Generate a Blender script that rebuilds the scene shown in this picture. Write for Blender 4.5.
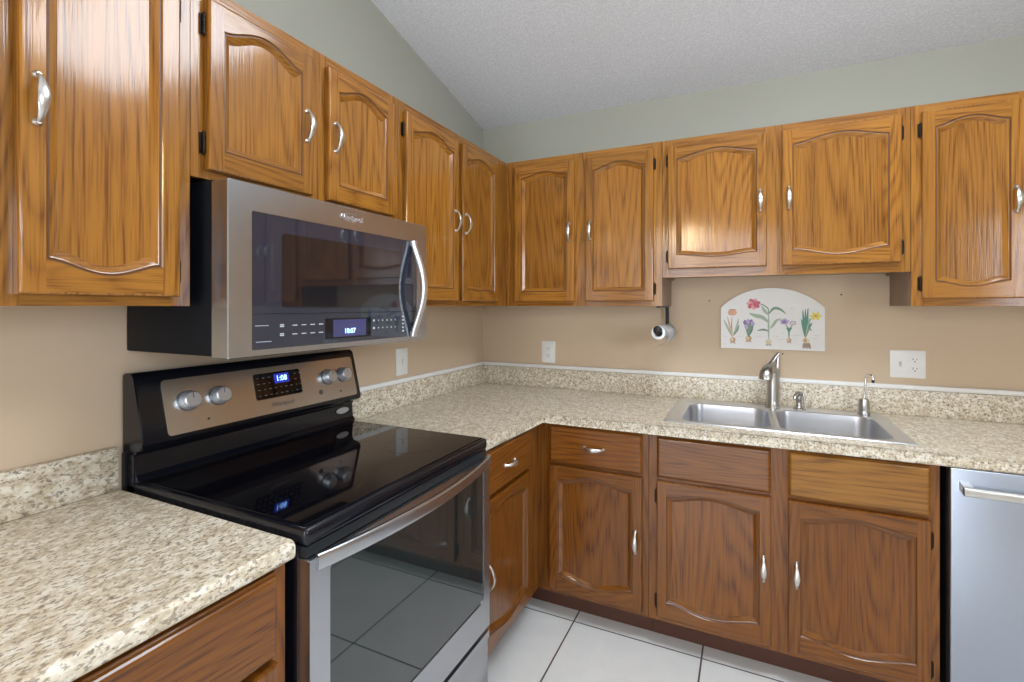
import bpy, bmesh, math, random
from mathutils import Vector, Matrix, Euler
for o in list(bpy.data.objects): bpy.data.objects.remove(o, do_unlink=True)
S = bpy.context.scene
COL = S.collection
PI = math.pi
# ------------------------------------------------------------------ camera
F_PX, HORIZON = 490.0, 306.0
cam = bpy.data.cameras.new('camera')
cam.sensor_fit = 'HORIZONTAL'; cam.sensor_width = 36
cam.lens = F_PX / 1024 * 36
cam.shift_y = -(341 - HORIZON) / 1024
cam.clip_start = 0.05
co = bpy.data.objects.new('camera', cam); COL.objects.link(co)
co.location = (1.426, -2.574, 1.37)
co.rotation_euler = (PI / 2, 0, math.radians(25.6))
S.camera = co
# ------------------------------------------------------------------ view, world, lights
S.view_settings.view_transform = 'Standard'
S.view_settings.look = 'None'
S.view_settings.gamma = 1
S.view_settings.use_curve_mapping = False
S.view_settings.exposure = 0.10
W = bpy.data.worlds.new('sky'); S.world = W; W.use_nodes = True
W.node_tree.nodes['Background'].inputs[0].default_value = (0.72, 0.84, 1.0, 1)
W.node_tree.nodes['Background'].inputs[1].default_value = 1.2

def area(name, loc, rot, sx, sy, power, col):
    l = bpy.data.lights.new(name, 'AREA'); l.shape = 'RECTANGLE'
    l.size = sx; l.size_y = sy; l.energy = power; l.color = col
    o = bpy.data.objects.new(name, l); COL.objects.link(o)
    o.location = loc; o.rotation_euler = rot
    return o
# daylight through the patio door behind the camera and the window on the right wall
area('patio_daylight', (0.95, -5.75, 1.30), (PI / 2, 0, 0), 1.6, 2.2, 60, (0.86, 0.92, 1.0))
area('window_daylight', (3.45, -3.05, 1.60), (PI / 2, 0, PI / 2), 1.2, 1.0, 48, (0.76, 0.87, 1.0))

# ------------------------------------------------------------------ helpers
def setp(o, label=None, cat=None, group=None, kind=None):
    if label: o['label'] = label
    if cat: o['category'] = cat
    if group: o['group'] = group
    if kind: o['kind'] = kind
    return o

def thing(name, label, cat, loc=(0, 0, 0), rz=0, group=None):
    o = bpy.data.objects.new(name, None); COL.objects.link(o)
    o.empty_display_size = 0.05
    o.location = loc; o.rotation_euler = (0, 0, rz)
    return setp(o, label, cat, group)

def obj(name, bm, mats, parent=None, loc=(0, 0, 0), rot=(0, 0, 0), smooth=None, label=None):
    me = bpy.data.meshes.new(name)
    bmesh.ops.recalc_face_normals(bm, faces=bm.faces[:])
    bm.to_mesh(me); bm.free()
    if not isinstance(mats, (list, tuple)): mats = [mats]
    for m in mats: me.materials.append(m)
    if smooth is not None:
        for p in me.polygons: p.use_smooth = True
        try: me.set_sharp_from_angle(angle=math.radians(smooth))
        except Exception: pass
    o = bpy.data.objects.new(name, me); COL.objects.link(o)
    if parent: o.parent = parent
    o.location = loc; o.rotation_euler = rot
    if label: o['label'] = label
    return o

def box(bm, x0, x1, y0, y1, z0, z1, mi=0, bev=0.0, seg=2):
    vs = [bm.verts.new((x, y, z)) for x in (x0, x1) for y in (y0, y1) for z in (z0, z1)]
    fs = [bm.faces.new([vs[i] for i in q]) for q in ((0, 1, 3, 2), (4, 6, 7, 5), (0, 4, 5, 1), (2, 3, 7, 6), (0, 2, 6, 4), (1, 5, 7, 3))]
    for f in fs: f.material_index = mi
    if bev:
        es = list({e for f in fs for e in f.edges})
        r = bmesh.ops.bevel(bm, geom=es, offset=bev, segments=seg, affect='EDGES', profile=0.5)
        for f in r['faces']: f.material_index = mi
    return vs

def boxobj(name, dims, mat, parent=None, bev=0.0, seg=2, label=None):
    bm = bmesh.new(); box(bm, *dims, bev=bev, seg=seg)
    return obj(name, bm, mat, parent, smooth=35 if bev else None, label=label)

def ring_bridge(bm, a, b, mi=0, closed=True):
    n = len(a)
    for i in range(n if closed else n - 1):
        j = (i + 1) % n
        try:
            f = bm.faces.new((a[i], a[j], b[j], b[i])); f.material_index = mi
        except ValueError: pass

def lathe(bm, prof, M=Matrix(), n=24, mi=0, cap=True):
    rings = []
    for r, z in prof:
        rings.append([bm.verts.new(M @ Vector((r * math.cos(2 * PI * k / n), r * math.sin(2 * PI * k / n), z))) for k in range(n)])
    for a, b in zip(rings, rings[1:]): ring_bridge(bm, a, b, mi)
    if cap:
        for r in (rings[0], rings[-1]):
            f = bm.faces.new(r); f.material_index = mi

def sweep(bm, pts, secs, side, n=10, mi=0, power=2.0):
    """elliptic section (half width along side, half thickness across) along pts"""
    pts = [Vector(p) for p in pts]; side = Vector(side).normalized()
    rings = []
    for i, p in enumerate(pts):
        t = (pts[min(i + 1, len(pts) - 1)] - pts[max(i - 1, 0)]).normalized()
        s = (side - t * side.dot(t)).normalized(); c = t.cross(s)
        a, b = secs[i] if isinstance(secs, list) else secs
        rg = []
        for k in range(n):
            an = 2 * PI * (k + .5) / n
            cx, sy = math.cos(an), math.sin(an)
            cx = math.copysign(abs(cx) ** (2 / power), cx); sy = math.copysign(abs(sy) ** (2 / power), sy)
            rg.append(bm.verts.new(p + s * (a * cx) + c * (b * sy)))
        rings.append(rg)
    for a, b in zip(rings, rings[1:]): ring_bridge(bm, a, b, mi)
    for r in (rings[0], rings[-1]):
        f = bm.faces.new(r); f.material_index = mi

def prism(bm, outline, axis, d0, d1, mi=0):
    """outline: 2D points; extruded along axis from d0 to d1"""
    def mk(p, d):
        if axis == 'y': return (p[0], d, p[1])
        if axis == 'x': return (d, p[0], p[1])
        return (p[0], p[1], d)
    a = [bm.verts.new(mk(p, d0)) for p in outline]; b = [bm.verts.new(mk(p, d1)) for p in outline]
    ring_bridge(bm, a, b, mi)
    for r in (a, b):
        f = bm.faces.new(r); f.material_index = mi
    return a, b

def rrect(x0, x1, y0, y1, r, n=6):
    pts = []
    for cx, cy, a0 in ((x1 - r, y1 - r, 0), (x0 + r, y1 - r, 90), (x0 + r, y0 + r, 180), (x1 - r, y0 + r, 270)):
        for k in range(n + 1):
            a = math.radians(a0 + 90 * k / n)
            pts.append((cx + r * math.cos(a), cy + r * math.sin(a)))
    return pts

def textmesh(name, s, size, mat, parent, M, align='CENTER', ext=0.0003, label=None):
    cu = bpy.data.curves.new(name, 'FONT'); cu.body = s; cu.size = size; cu.align_x = align; cu.align_y = 'CENTER'; cu.extrude = ext
    cu.resolution_u = 3
    t = bpy.data.objects.new(name + '_tmp', cu); COL.objects.link(t)
    dg = bpy.context.evaluated_depsgraph_get()
    me = bpy.data.meshes.new_from_object(t.evaluated_get(dg)); me.transform(M)
    bpy.data.objects.remove(t, do_unlink=True); bpy.data.curves.remove(cu)
    me.materials.clear(); me.materials.append(mat)
    o = bpy.data.objects.new(name, me); COL.objects.link(o); o.parent = parent
    if label: o['label'] = label
    return o

# ------------------------------------------------------------------ materials
def newmat(name):
    m = bpy.data.materials.new(name); m.use_nodes = True
    nt = m.node_tree; b = nt.nodes['Principled BSDF']
    return m, nt, b

def flat(name, col, rough=0.5, metal=0.0, coat=0.0, emit=None, es=0.0, noise=0.04, nscale=30):
    m, nt, b = newmat(name)
    tc = nt.nodes.new('ShaderNodeTexCoord'); n = nt.nodes.new('ShaderNodeTexNoise')
    n.inputs['Scale'].default_value = nscale; nt.links.new(tc.outputs['Object'], n.inputs['Vector'])
    mx = nt.nodes.new('ShaderNodeMix'); mx.data_type = 'RGBA'
    mx.inputs[6].default_value = tuple(c * (1 - noise) for c in col) + (1,)
    mx.inputs[7].default_value = tuple(min(1, c * (1 + noise)) for c in col) + (1,)
    nt.links.new(n.outputs[0], mx.inputs[0]); nt.links.new(mx.outputs[2], b.inputs['Base Color'])
    b.inputs['Roughness'].default_value = rough; b.inputs['Metallic'].default_value = metal
    b.inputs['Coat Weight'].default_value = coat
    if emit:
        b.inputs['Emission Color'].default_value = emit + (1,); b.inputs['Emission Strength'].default_value = es
    return m

def math_(nt, op, a, b=None, clamp=False):
    n = nt.nodes.new('ShaderNodeMath'); n.operation = op; n.use_clamp = clamp
    for i, v in enumerate((a, b)):
        if v is None: continue
        if isinstance(v, (int, float)): n.inputs[i].default_value = v
        else: nt.links.new(v, n.inputs[i])
    return n.outputs[0]

def ramp(nt, fac, stops, interp='LINEAR'):
    r = nt.nodes.new('ShaderNodeValToRGB'); r.color_ramp.interpolation = interp
    e = r.color_ramp.elements
    while len(e) < len(stops): e.new(0.5)
    for el, (p, c) in zip(e, stops):
        el.position = p; el.color = (tuple(c) + (1,)) if len(c) == 3 else c
    nt.links.new(fac, r.inputs[0]); return r.outputs[0]

def mix(nt, fac, a, b, mode='MIX'):
    n = nt.nodes.new('ShaderNodeMix'); n.data_type = 'RGBA'; n.blend_type = mode
    for i, v in ((0, fac), (6, a), (7, b)):
        if isinstance(v, (int, float)): n.inputs[i].default_value = v
        elif isinstance(v, tuple): n.inputs[i].default_value = v + (1,)
        else: nt.links.new(v, n.inputs[i])
    return n.outputs[2]

def noise(nt, vec, scale, detail=3, rough=0.5, dist=0.0):
    n = nt.nodes.new('ShaderNodeTexNoise'); n.inputs['Scale'].default_value = scale
    n.inputs['Detail'].default_value = detail; n.inputs['Roughness'].default_value = rough
    n.inputs['Distortion'].default_value = dist
    nt.links.new(vec, n.inputs['Vector']); return n.outputs[0]

def oak(name, horizontal, light, mid, dark, rings=26, bump=0.06):
    m, nt, b = newmat(name)
    tc = nt.nodes.new('ShaderNodeTexCoord'); oi = nt.nodes.new('ShaderNodeObjectInfo')
    sp = nt.nodes.new('ShaderNodeSeparateXYZ'); nt.links.new(tc.outputs['Object'], sp.inputs[0])
    x, y, z = sp.outputs
    if horizontal: x, z = z, x
    rnd = math_(nt, 'MULTIPLY', oi.outputs['Random'], 37.0)
    def comb(sx, sz):
        c = nt.nodes.new('ShaderNodeCombineXYZ')
        nt.links.new(math_(nt, 'ADD', math_(nt, 'MULTIPLY', x, sx), rnd), c.inputs[0])
        nt.links.new(math_(nt, 'ADD', math_(nt, 'MULTIPLY', y, sx), rnd), c.inputs[1])
        nt.links.new(math_(nt, 'ADD', math_(nt, 'MULTIPLY', z, sz), rnd), c.inputs[2])
        return c.outputs[0]
    n1 = noise(nt, comb(1.0, 0.085), 6.0, 1.0, 0.30, 0.10)
    n2 = noise(nt, comb(1.0, 0.05), 45.0, 2, 0.5)
    t = math_(nt, 'ADD', math_(nt, 'MULTIPLY', n1, rings), math_(nt, 'MULTIPLY', n2, 0.45))
    rg = math_(nt, 'POWER', math_(nt, 'PINGPONG', t, 0.5), 2.0)
    rg = math_(nt, 'MULTIPLY', rg, 4.0)          # pale early wood sharpening into dark late wood
    fine = noise(nt, comb(1.0, 0.028), 230.0, 2, 0.5)
    pores = ramp(nt, fine, [(0.47, (0, 0, 0)), (0.60, (1, 1, 1))])
    big = noise(nt, comb(1.0, 0.3), 5.0, 2)
    blot = ramp(nt, big, [(0.35, (0, 0, 0)), (0.65, (1, 1, 1))])
    c = mix(nt, math_(nt, 'MULTIPLY', blot, 0.40), light, mid)
    c = mix(nt, math_(nt, 'MULTIPLY', rg, 0.34), c, dark)
    c = mix(nt, math_(nt, 'MULTIPLY', pores, math_(nt, 'ADD', math_(nt, 'MULTIPLY', rg, 0.45), 0.26)), c, dark)
    v = math_(nt, 'ADD', math_(nt, 'MULTIPLY', oi.outputs['Random'], 0.22), 0.90)
    hs = nt.nodes.new('ShaderNodeHueSaturation'); nt.links.new(c, hs.inputs['Color']); nt.links.new(v, hs.inputs['Value'])
    nt.links.new(hs.outputs[0], b.inputs['Base Color'])
    b.inputs['Roughness'].default_value = 0.36
    b.inputs['Specular IOR Level'].default_value = 0.12
    b.inputs['Coat Weight'].default_value = 0.85; b.inputs['Coat Roughness'].default_value = 0.11
    bp = nt.nodes.new('ShaderNodeBump'); bp.inputs['Strength'].default_value = bump; bp.inputs['Distance'].default_value = 0.001
    nt.links.new(math_(nt, 'SUBTRACT', math_(nt, 'MULTIPLY', rg, 0.5), pores), bp.inputs['Height'])
    nt.links.new(bp.outputs[0], b.inputs['Normal']); nt.links.new(bp.outputs[0], b.inputs['Coat Normal'])
    return m

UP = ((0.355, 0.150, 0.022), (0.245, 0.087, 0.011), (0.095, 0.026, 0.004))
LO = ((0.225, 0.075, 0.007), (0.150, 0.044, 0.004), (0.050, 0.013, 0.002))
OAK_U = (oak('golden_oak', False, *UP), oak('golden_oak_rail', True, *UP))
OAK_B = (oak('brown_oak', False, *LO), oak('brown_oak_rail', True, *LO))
HO = ((0.34, 0.150, 0.024), (0.24, 0.095, 0.015), (0.10, 0.034, 0.007))
OAK_H = oak('worn_honey_oak', True, *HO)

def steel(name, col=(0.62, 0.60, 0.585), rough=0.27, axis='z', aniso=0.5):
    m, nt, b = newmat(name)
    tc = nt.nodes.new('ShaderNodeTexCoord'); mp = nt.nodes.new('ShaderNodeMapping')
    sc = {'x': (1.5, 160, 160), 'y': (160, 1.5, 160), 'z': (160, 160, 1.5)}[axis]
    mp.inputs['Scale'].default_value = sc; nt.links.new(tc.outputs['Object'], mp.inputs[0])
    n = noise(nt, mp.outputs[0], 1.0, 2)
    b.inputs['Base Color'].default_value = col + (1,); b.inputs['Metallic'].default_value = 1
    nt.links.new(math_(nt, 'ADD', math_(nt, 'MULTIPLY', n, 0.0), rough), b.inputs['Roughness'])
    return m
STEEL_Y = steel('brushed_steel_along_y', (0.50, 0.52, 0.56), axis='x')
STEEL_C = steel('console_steel', (0.62, 0.61, 0.60), axis='x')
STEEL_X = steel('brushed_steel_along_x', (0.44, 0.48, 0.56), 0.33, axis='x')
STEEL_SINK = steel('sink_steel', (0.70, 0.71, 0.74), 0.30, axis='x')
NICKEL = flat('satin_nickel', (0.66, 0.65, 0.62), 0.32, 1.0)
FAUCET = flat('brushed_nickel', (0.50, 0.49, 0.47), 0.28, 1.0)
KNOBM = flat('knob_metal', (0.72, 0.76, 0.82), 0.42, 0.85)
CHROME = flat('chrome', (0.8, 0.8, 0.8), 0.08, 1.0)
BLACKGL = flat('black_glass', (0.003, 0.003, 0.005), 0.04, 0.0, 0.0)
BLACK = flat('black_enamel', (0.004, 0.005, 0.009), 0.16, 0.0, 0.0)
CASE = flat('black_painted_case', (0.006, 0.007, 0.010), 0.5)
CASE.node_tree.nodes['Principled BSDF'].inputs['Specular IOR Level'].default_value = 0.12
SIDE = flat('grey_brown_cabinet_side', (0.30, 0.215, 0.15), 0.6)
MATTEBLACK = flat('matte_black', (0.012, 0.012, 0.013), 0.5)
MWGLASS = flat('smoked_glass', (0.018, 0.026, 0.045), 0.05, 0.0, 1.0)
MWWIN = flat('dark_mesh_window', (0.008, 0.009, 0.013), 0.06, 0.0, 1.0)
OVENGL = flat('oven_glass', (0.010, 0.020, 0.022), 0.03, 0.0, 1.0)
BRONZE = flat('dark_bronze', (0.03, 0.022, 0.016), 0.4, 0.8)
WHITEP = flat('white_plastic', (0.80, 0.80, 0.78), 0.35)
WHITET = flat('white_trim_paint', (0.82, 0.82, 0.80), 0.4)
PAPER = flat('paper', (0.86, 0.86, 0.86), 0.9)
GLAZE = flat('dark_stain_in_grooves', (0.115, 0.042, 0.010), 0.4)
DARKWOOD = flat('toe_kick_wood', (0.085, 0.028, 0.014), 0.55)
SLOT = flat('slot_dark', (0.03, 0.03, 0.03), 0.6)
PRINT = flat('white_print', (0.55, 0.57, 0.62), 0.6)
PRINTD = flat('dark_print', (0.10, 0.09, 0.09), 0.5)
REDP = flat('red_print', (0.35, 0.10, 0.07), 0.5)
DIG = flat('lit_digits', (0.3, 0.5, 1.0), 0.5, emit=(0.25, 0.50, 1.0), es=4.0)
GLOW = flat('lit_display', (0.01, 0.01, 0.05), 0.2, emit=(0.02, 0.03, 0.40), es=1.0)
MWDISP = flat('microwave_display', (0.05, 0.05, 0.12), 0.15, emit=(0.05, 0.05, 0.24), es=0.14)
BADGE = flat('badge_silver', (0.55, 0.58, 0.62), 0.3, 0.7)

def paint_wall(name, col, bump=0.06):
    m, nt, b = newmat(name)
    tc = nt.nodes.new('ShaderNodeTexCoord')
    n = noise(nt, tc.outputs['Object'], 120, 3); n2 = noise(nt, tc.outputs['Object'], 2.5, 2)
    c = mix(nt, n2, tuple(v * .96 for v in col), tuple(v * 1.04 for v in col))
    nt.links.new(c, b.inputs['Base Color']); b.inputs['Roughness'].default_value = 0.75
    bp = nt.nodes.new('ShaderNodeBump'); bp.inputs['Strength'].default_value = bump; bp.inputs['Distance'].default_value = 0.002
    nt.links.new(n, bp.inputs['Height']); nt.links.new(bp.outputs[0], b.inputs['Normal'])
    return m
TAN = paint_wall('tan_wall', (0.60, 0.465, 0.33))
SAGE = paint_wall('sage_wall', (0.40, 0.40, 0.345))

def ceiling_mat():
    m, nt, b = newmat('knockdown_ceiling')
    tc = nt.nodes.new('ShaderNodeTexCoord')
    n = noise(nt, tc.outputs['Object'], 130, 4, 0.6)
    h = ramp(nt, n, [(0.42, (0, 0, 0)), (0.62, (1, 1, 1))])
    nt.links.new(mix(nt, h, (0.73, 0.75, 0.80), (0.85, 0.87, 0.92)), b.inputs['Base Color'])
    b.inputs['Roughness'].default_value = 0.9
    bp = nt.nodes.new('ShaderNodeBump'); bp.inputs['Strength'].default_value = 0.35; bp.inputs['Distance'].default_value = 0.003
    nt.links.new(h, bp.inputs['Height']); nt.links.new(bp.outputs[0], b.inputs['Normal'])
    return m
CEIL = ceiling_mat()

def granite():
    m, nt, b = newmat('speckled_laminate')
    tc = nt.nodes.new('ShaderNodeTexCoord'); mp = nt.nodes.new('ShaderNodeMapping')
    mp.inputs['Scale'].default_value = (1.0, 0.62, 1.0); mp.inputs['Rotation'].default_value = (0, 0, 0.5)
    nt.links.new(tc.outputs['Object'], mp.inputs[0]); v = mp.outputs[0]
    a = noise(nt, v, 55, 4, 0.6, 0.2)
    base = ramp(nt, a, [(0.36, (0.52, 0.43, 0.30)), (0.50, (0.68, 0.60, 0.46)), (0.62, (0.80, 0.75, 0.64))])
    s1 = noise(nt, v, 150, 3, 0.55, 0.2)
    f1 = ramp(nt, s1, [(0.53, (0, 0, 0)), (0.60, (1, 1, 1))])
    c = mix(nt, math_(nt, 'MULTIPLY', f1, 0.78), base, (0.26, 0.19, 0.125))
    s2 = noise(nt, v, 105, 3, 0.6, 0.3)
    f2 = ramp(nt, s2, [(0.60, (0, 0, 0)), (0.65, (1, 1, 1))])
    c = mix(nt, math_(nt, 'MULTIPLY', f2, 0.72), c, (0.13, 0.11, 0.105))
    f3 = ramp(nt, s2, [(0.33, (1, 1, 1)), (0.42, (0, 0, 0))])
    c = mix(nt, math_(nt, 'MULTIPLY', f3, 0.7), c, (0.84, 0.81, 0.74))
    nt.links.new(c, b.inputs['Base Color'])
    b.inputs['Roughness'].default_value = 0.34
    bp = nt.nodes.new('ShaderNodeBump'); bp.inputs['Strength'].default_value = 0.12; bp.inputs['Distance'].default_value = 0.001
    nt.links.new(s1, bp.inputs['Height']); nt.links.new(bp.outputs[0], b.inputs['Normal'])
    return m
GRANITE = granite()

def tile_mat():
    m, nt, b = newmat('white_floor_tile')
    tc = nt.nodes.new('ShaderNodeTexCoord'); sp = nt.nodes.new('ShaderNodeSeparateXYZ')
    nt.links.new(tc.outputs['Object'], sp.inputs[0])
    def line(s, off):
        t = math_(nt, 'MULTIPLY', math_(nt, 'ADD', s, off), 1 / 0.5)
        return math_(nt, 'PINGPONG', t, 0.5)          # 0 at joints
    d = math_(nt, 'MINIMUM', line(sp.outputs[0], 10 - 0.273), line(sp.outputs[1], 10 + 0.612))
    g = math_(nt, 'LESS_THAN', d, 0.0062)
    n = noise(nt, tc.outputs['Object'], 6, 5, 0.6, 0.6); n2 = noise(nt, tc.outputs['Object'], 60, 3)
    c = mix(nt, n, (0.66, 0.67, 0.66), (0.83, 0.83, 0.81))
    c = mix(nt, math_(nt, 'MULTIPLY', n2, 0.15), c, (0.6, 0.6, 0.58))
    c = mix(nt, g, c, (0.07, 0.05, 0.04))
    nt.links.new(c, b.inputs['Base Color'])
    nt.links.new(math_(nt, 'ADD', math_(nt, 'MULTIPLY', g, 0.5), 0.22), b.inputs['Roughness'])
    bp = nt.nodes.new('ShaderNodeBump'); bp.inputs['Strength'].default_value = 0.5; bp.inputs['Distance'].default_value = 0.002
    nt.links.new(math_(nt, 'SUBTRACT', 1.0, g), bp.inputs['Height']); nt.links.new(bp.outputs[0], b.inputs['Normal'])
    return m
TILE = tile_mat()

# ------------------------------------------------------------------ room shell
FZ = 0.05                      # finished tile level
XR, YR = 3.30, -5.60           # right and rear walls
ZC0, SL = 2.425, 0.238         # ceiling height at back wall, slope towards the camera
def zc(y): return ZC0 - SL * y
def struct(name, bm, mats):
    return setp(obj(name, bm, mats), kind='structure')
bm = bmesh.new(); box(bm, -0.1, XR + .1, YR - .1, 0.1, FZ - 0.1, FZ); struct('floor', bm, TILE)
bm = bmesh.new()
prism(bm, [(0.1, zc(0.1)), (YR - .1, zc(YR - .1)), (YR - .1, zc(YR - .1) + .1), (0.1, zc(.1) + .1)], 'x', -0.1, XR + .1)
struct('ceiling', bm, CEIL)
ZS = 1.75                      # wall colour changes from tan to sage here, behind the wall cabinets
bm = bmesh.new()
box(bm, -0.1, 0, YR, 0.1, FZ, ZS, 0)
prism(bm, [(0.1, ZS), (YR, ZS), (YR, zc(YR)), (0.1, zc(.1))], 'x', -0.1, 0, 1)
struct('wall_left', bm, [TAN, SAGE])
bm = bmesh.new(); box(bm, 0, XR, 0, 0.1, FZ, ZS, 0); box(bm, 0, XR, 0, 0.1, ZS, zc(0), 1)
struct('wall_back', bm, [TAN, SAGE])
# right wall with a window beyond the counter
wy0, wy1, wz0, wz1 = -3.65, -2.45, 1.10, 2.10
bm = bmesh.new()
box(bm, XR, XR + .1, YR, wy0, FZ, ZS, 0); box(bm, XR, XR + .1, wy1, 0.1, FZ, ZS, 0); box(bm, XR, XR + .1, wy0, wy1, FZ, wz0, 0)
prism(bm, [(YR, ZS), (wy0, ZS), (wy0, zc(wy0)), (YR, zc(YR))], 'x', XR, XR + .1, 1)
prism(bm, [(wy1, ZS), (0.1, ZS), (0.1, zc(.1)), (wy1, zc(wy1))], 'x', XR, XR + .1, 1)
prism(bm, [(wy0, wz1), (wy1, wz1), (wy1, zc(wy1)), (wy0, zc(wy0))], 'x', XR, XR + .1, 1)
struct('wall_right', bm, [TAN, SAGE])
bm = bmesh.new()
t = .04
for a in ((wy0, wy0 + t, wz0, wz1), (wy1 - t, wy1, wz0, wz1), (wy0, wy1, wz0, wz0 + t), (wy0, wy1, wz1 - t, wz1), ((wy0 + wy1) / 2 - .02, (wy0 + wy1) / 2 + .02, wz0, wz1)):
    box(bm, XR + .02, XR + .07, a[0], a[1], a[2], a[3])
struct('window_1', bm, WHITET)
# rear wall with a wide patio door opening
px0, px1, pz = 0.1, 1.8, 2.45
bm = bmesh.new()
box(bm, 0, px0, YR - .1, YR, FZ, zc(YR)); box(bm, px1, XR, YR - .1, YR, FZ, zc(YR)); box(bm, px0, px1, YR - .1, YR, pz, zc(YR))
struct('wall_rear', bm, SAGE)
bm = bmesh.new()
for a in ((px0, px0 + .06, FZ, pz), (px1 - .06, px1, FZ, pz), (.92, .98, FZ, pz), (px0, px1, FZ, FZ + .06), (px0, px1, pz - .06, pz)):
    box(bm, a[0], a[1], YR - .08, YR - .03, a[2], a[3])
struct('door_1', bm, WHITET)

# ------------------------------------------------------------------ cabinet hardware
def handle_mesh(L=0.082):
    """bow pull along z, standing off towards -y; flared oval grip"""
    bm = bmesh.new()
    N = 14; pts = []; secs = []
    for i in range(N + 1):
        s = i / N; z = (s - .5) * L
        y = -0.004 - 0.022 * math.sin(PI * s) ** 0.7
        pts.append((0, y, z)); w = 0.0042 + 0.0048 * math.sin(PI * s) ** 1.5
        secs.append((w, 0.0036))
    sweep(bm, pts, secs, (1, 0, 0), n=12)
    for sz in (-1, 1):
        M = Matrix.Translation((0, 0, sz * L / 2)) @ Matrix.Rotation(PI / 2, 4, 'X')
        lathe(bm, [(0.0072, -0.0005), (0.0072, 0.002), (0.0045, 0.0045), (0.0036, 0.008)], M, 14)
    me = bpy.data.meshes.new('handle'); bmesh.ops.recalc_face_normals(bm, faces=bm.faces[:]); bm.to_mesh(me); bm.free()
    me.materials.append(NICKEL)
    for p in me.polygons: p.use_smooth = True
    me.set_sharp_from_angle(angle=math.radians(50))
    return me
HANDLE = handle_mesh()
def hinge_mesh():
    bm = bmesh.new()
    for k in range(5):
        z = -0.022 + k * 0.0090
        lathe(bm, [(0.0034, z), (0.0038, z + .001), (0.0038, z + .0075), (0.0034, z + .0084)], Matrix.Translation((0, -0.006, 0)), 10)
    lathe(bm, [(0.001, -0.028), (0.003, -0.025), (0.0022, -0.022)], Matrix.Translation((0, -0.006, 0)), 8)
    lathe(bm, [(0.0022, 0.023), (0.003, 0.026), (0.001, 0.029)], Matrix.Translation((0, -0.006, 0)), 8)
    box(bm, -0.0070, -0.0002, -0.0022, 0.0, -0.023, 0.024)
    me = bpy.data.meshes.new('hinge'); bmesh.ops.recalc_face_normals(bm, faces=bm.faces[:]); bm.to_mesh(me); bm.free()
    me.materials.append(BRONZE); return me
HINGE = hinge_mesh()
def put(name, me, parent, loc, rot=(0, 0, 0)):
    o = bpy.data.objects.new(name, me); COL.objects.link(o); o.parent = parent; o.location = loc; o.rotation_euler = rot; return o

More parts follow.
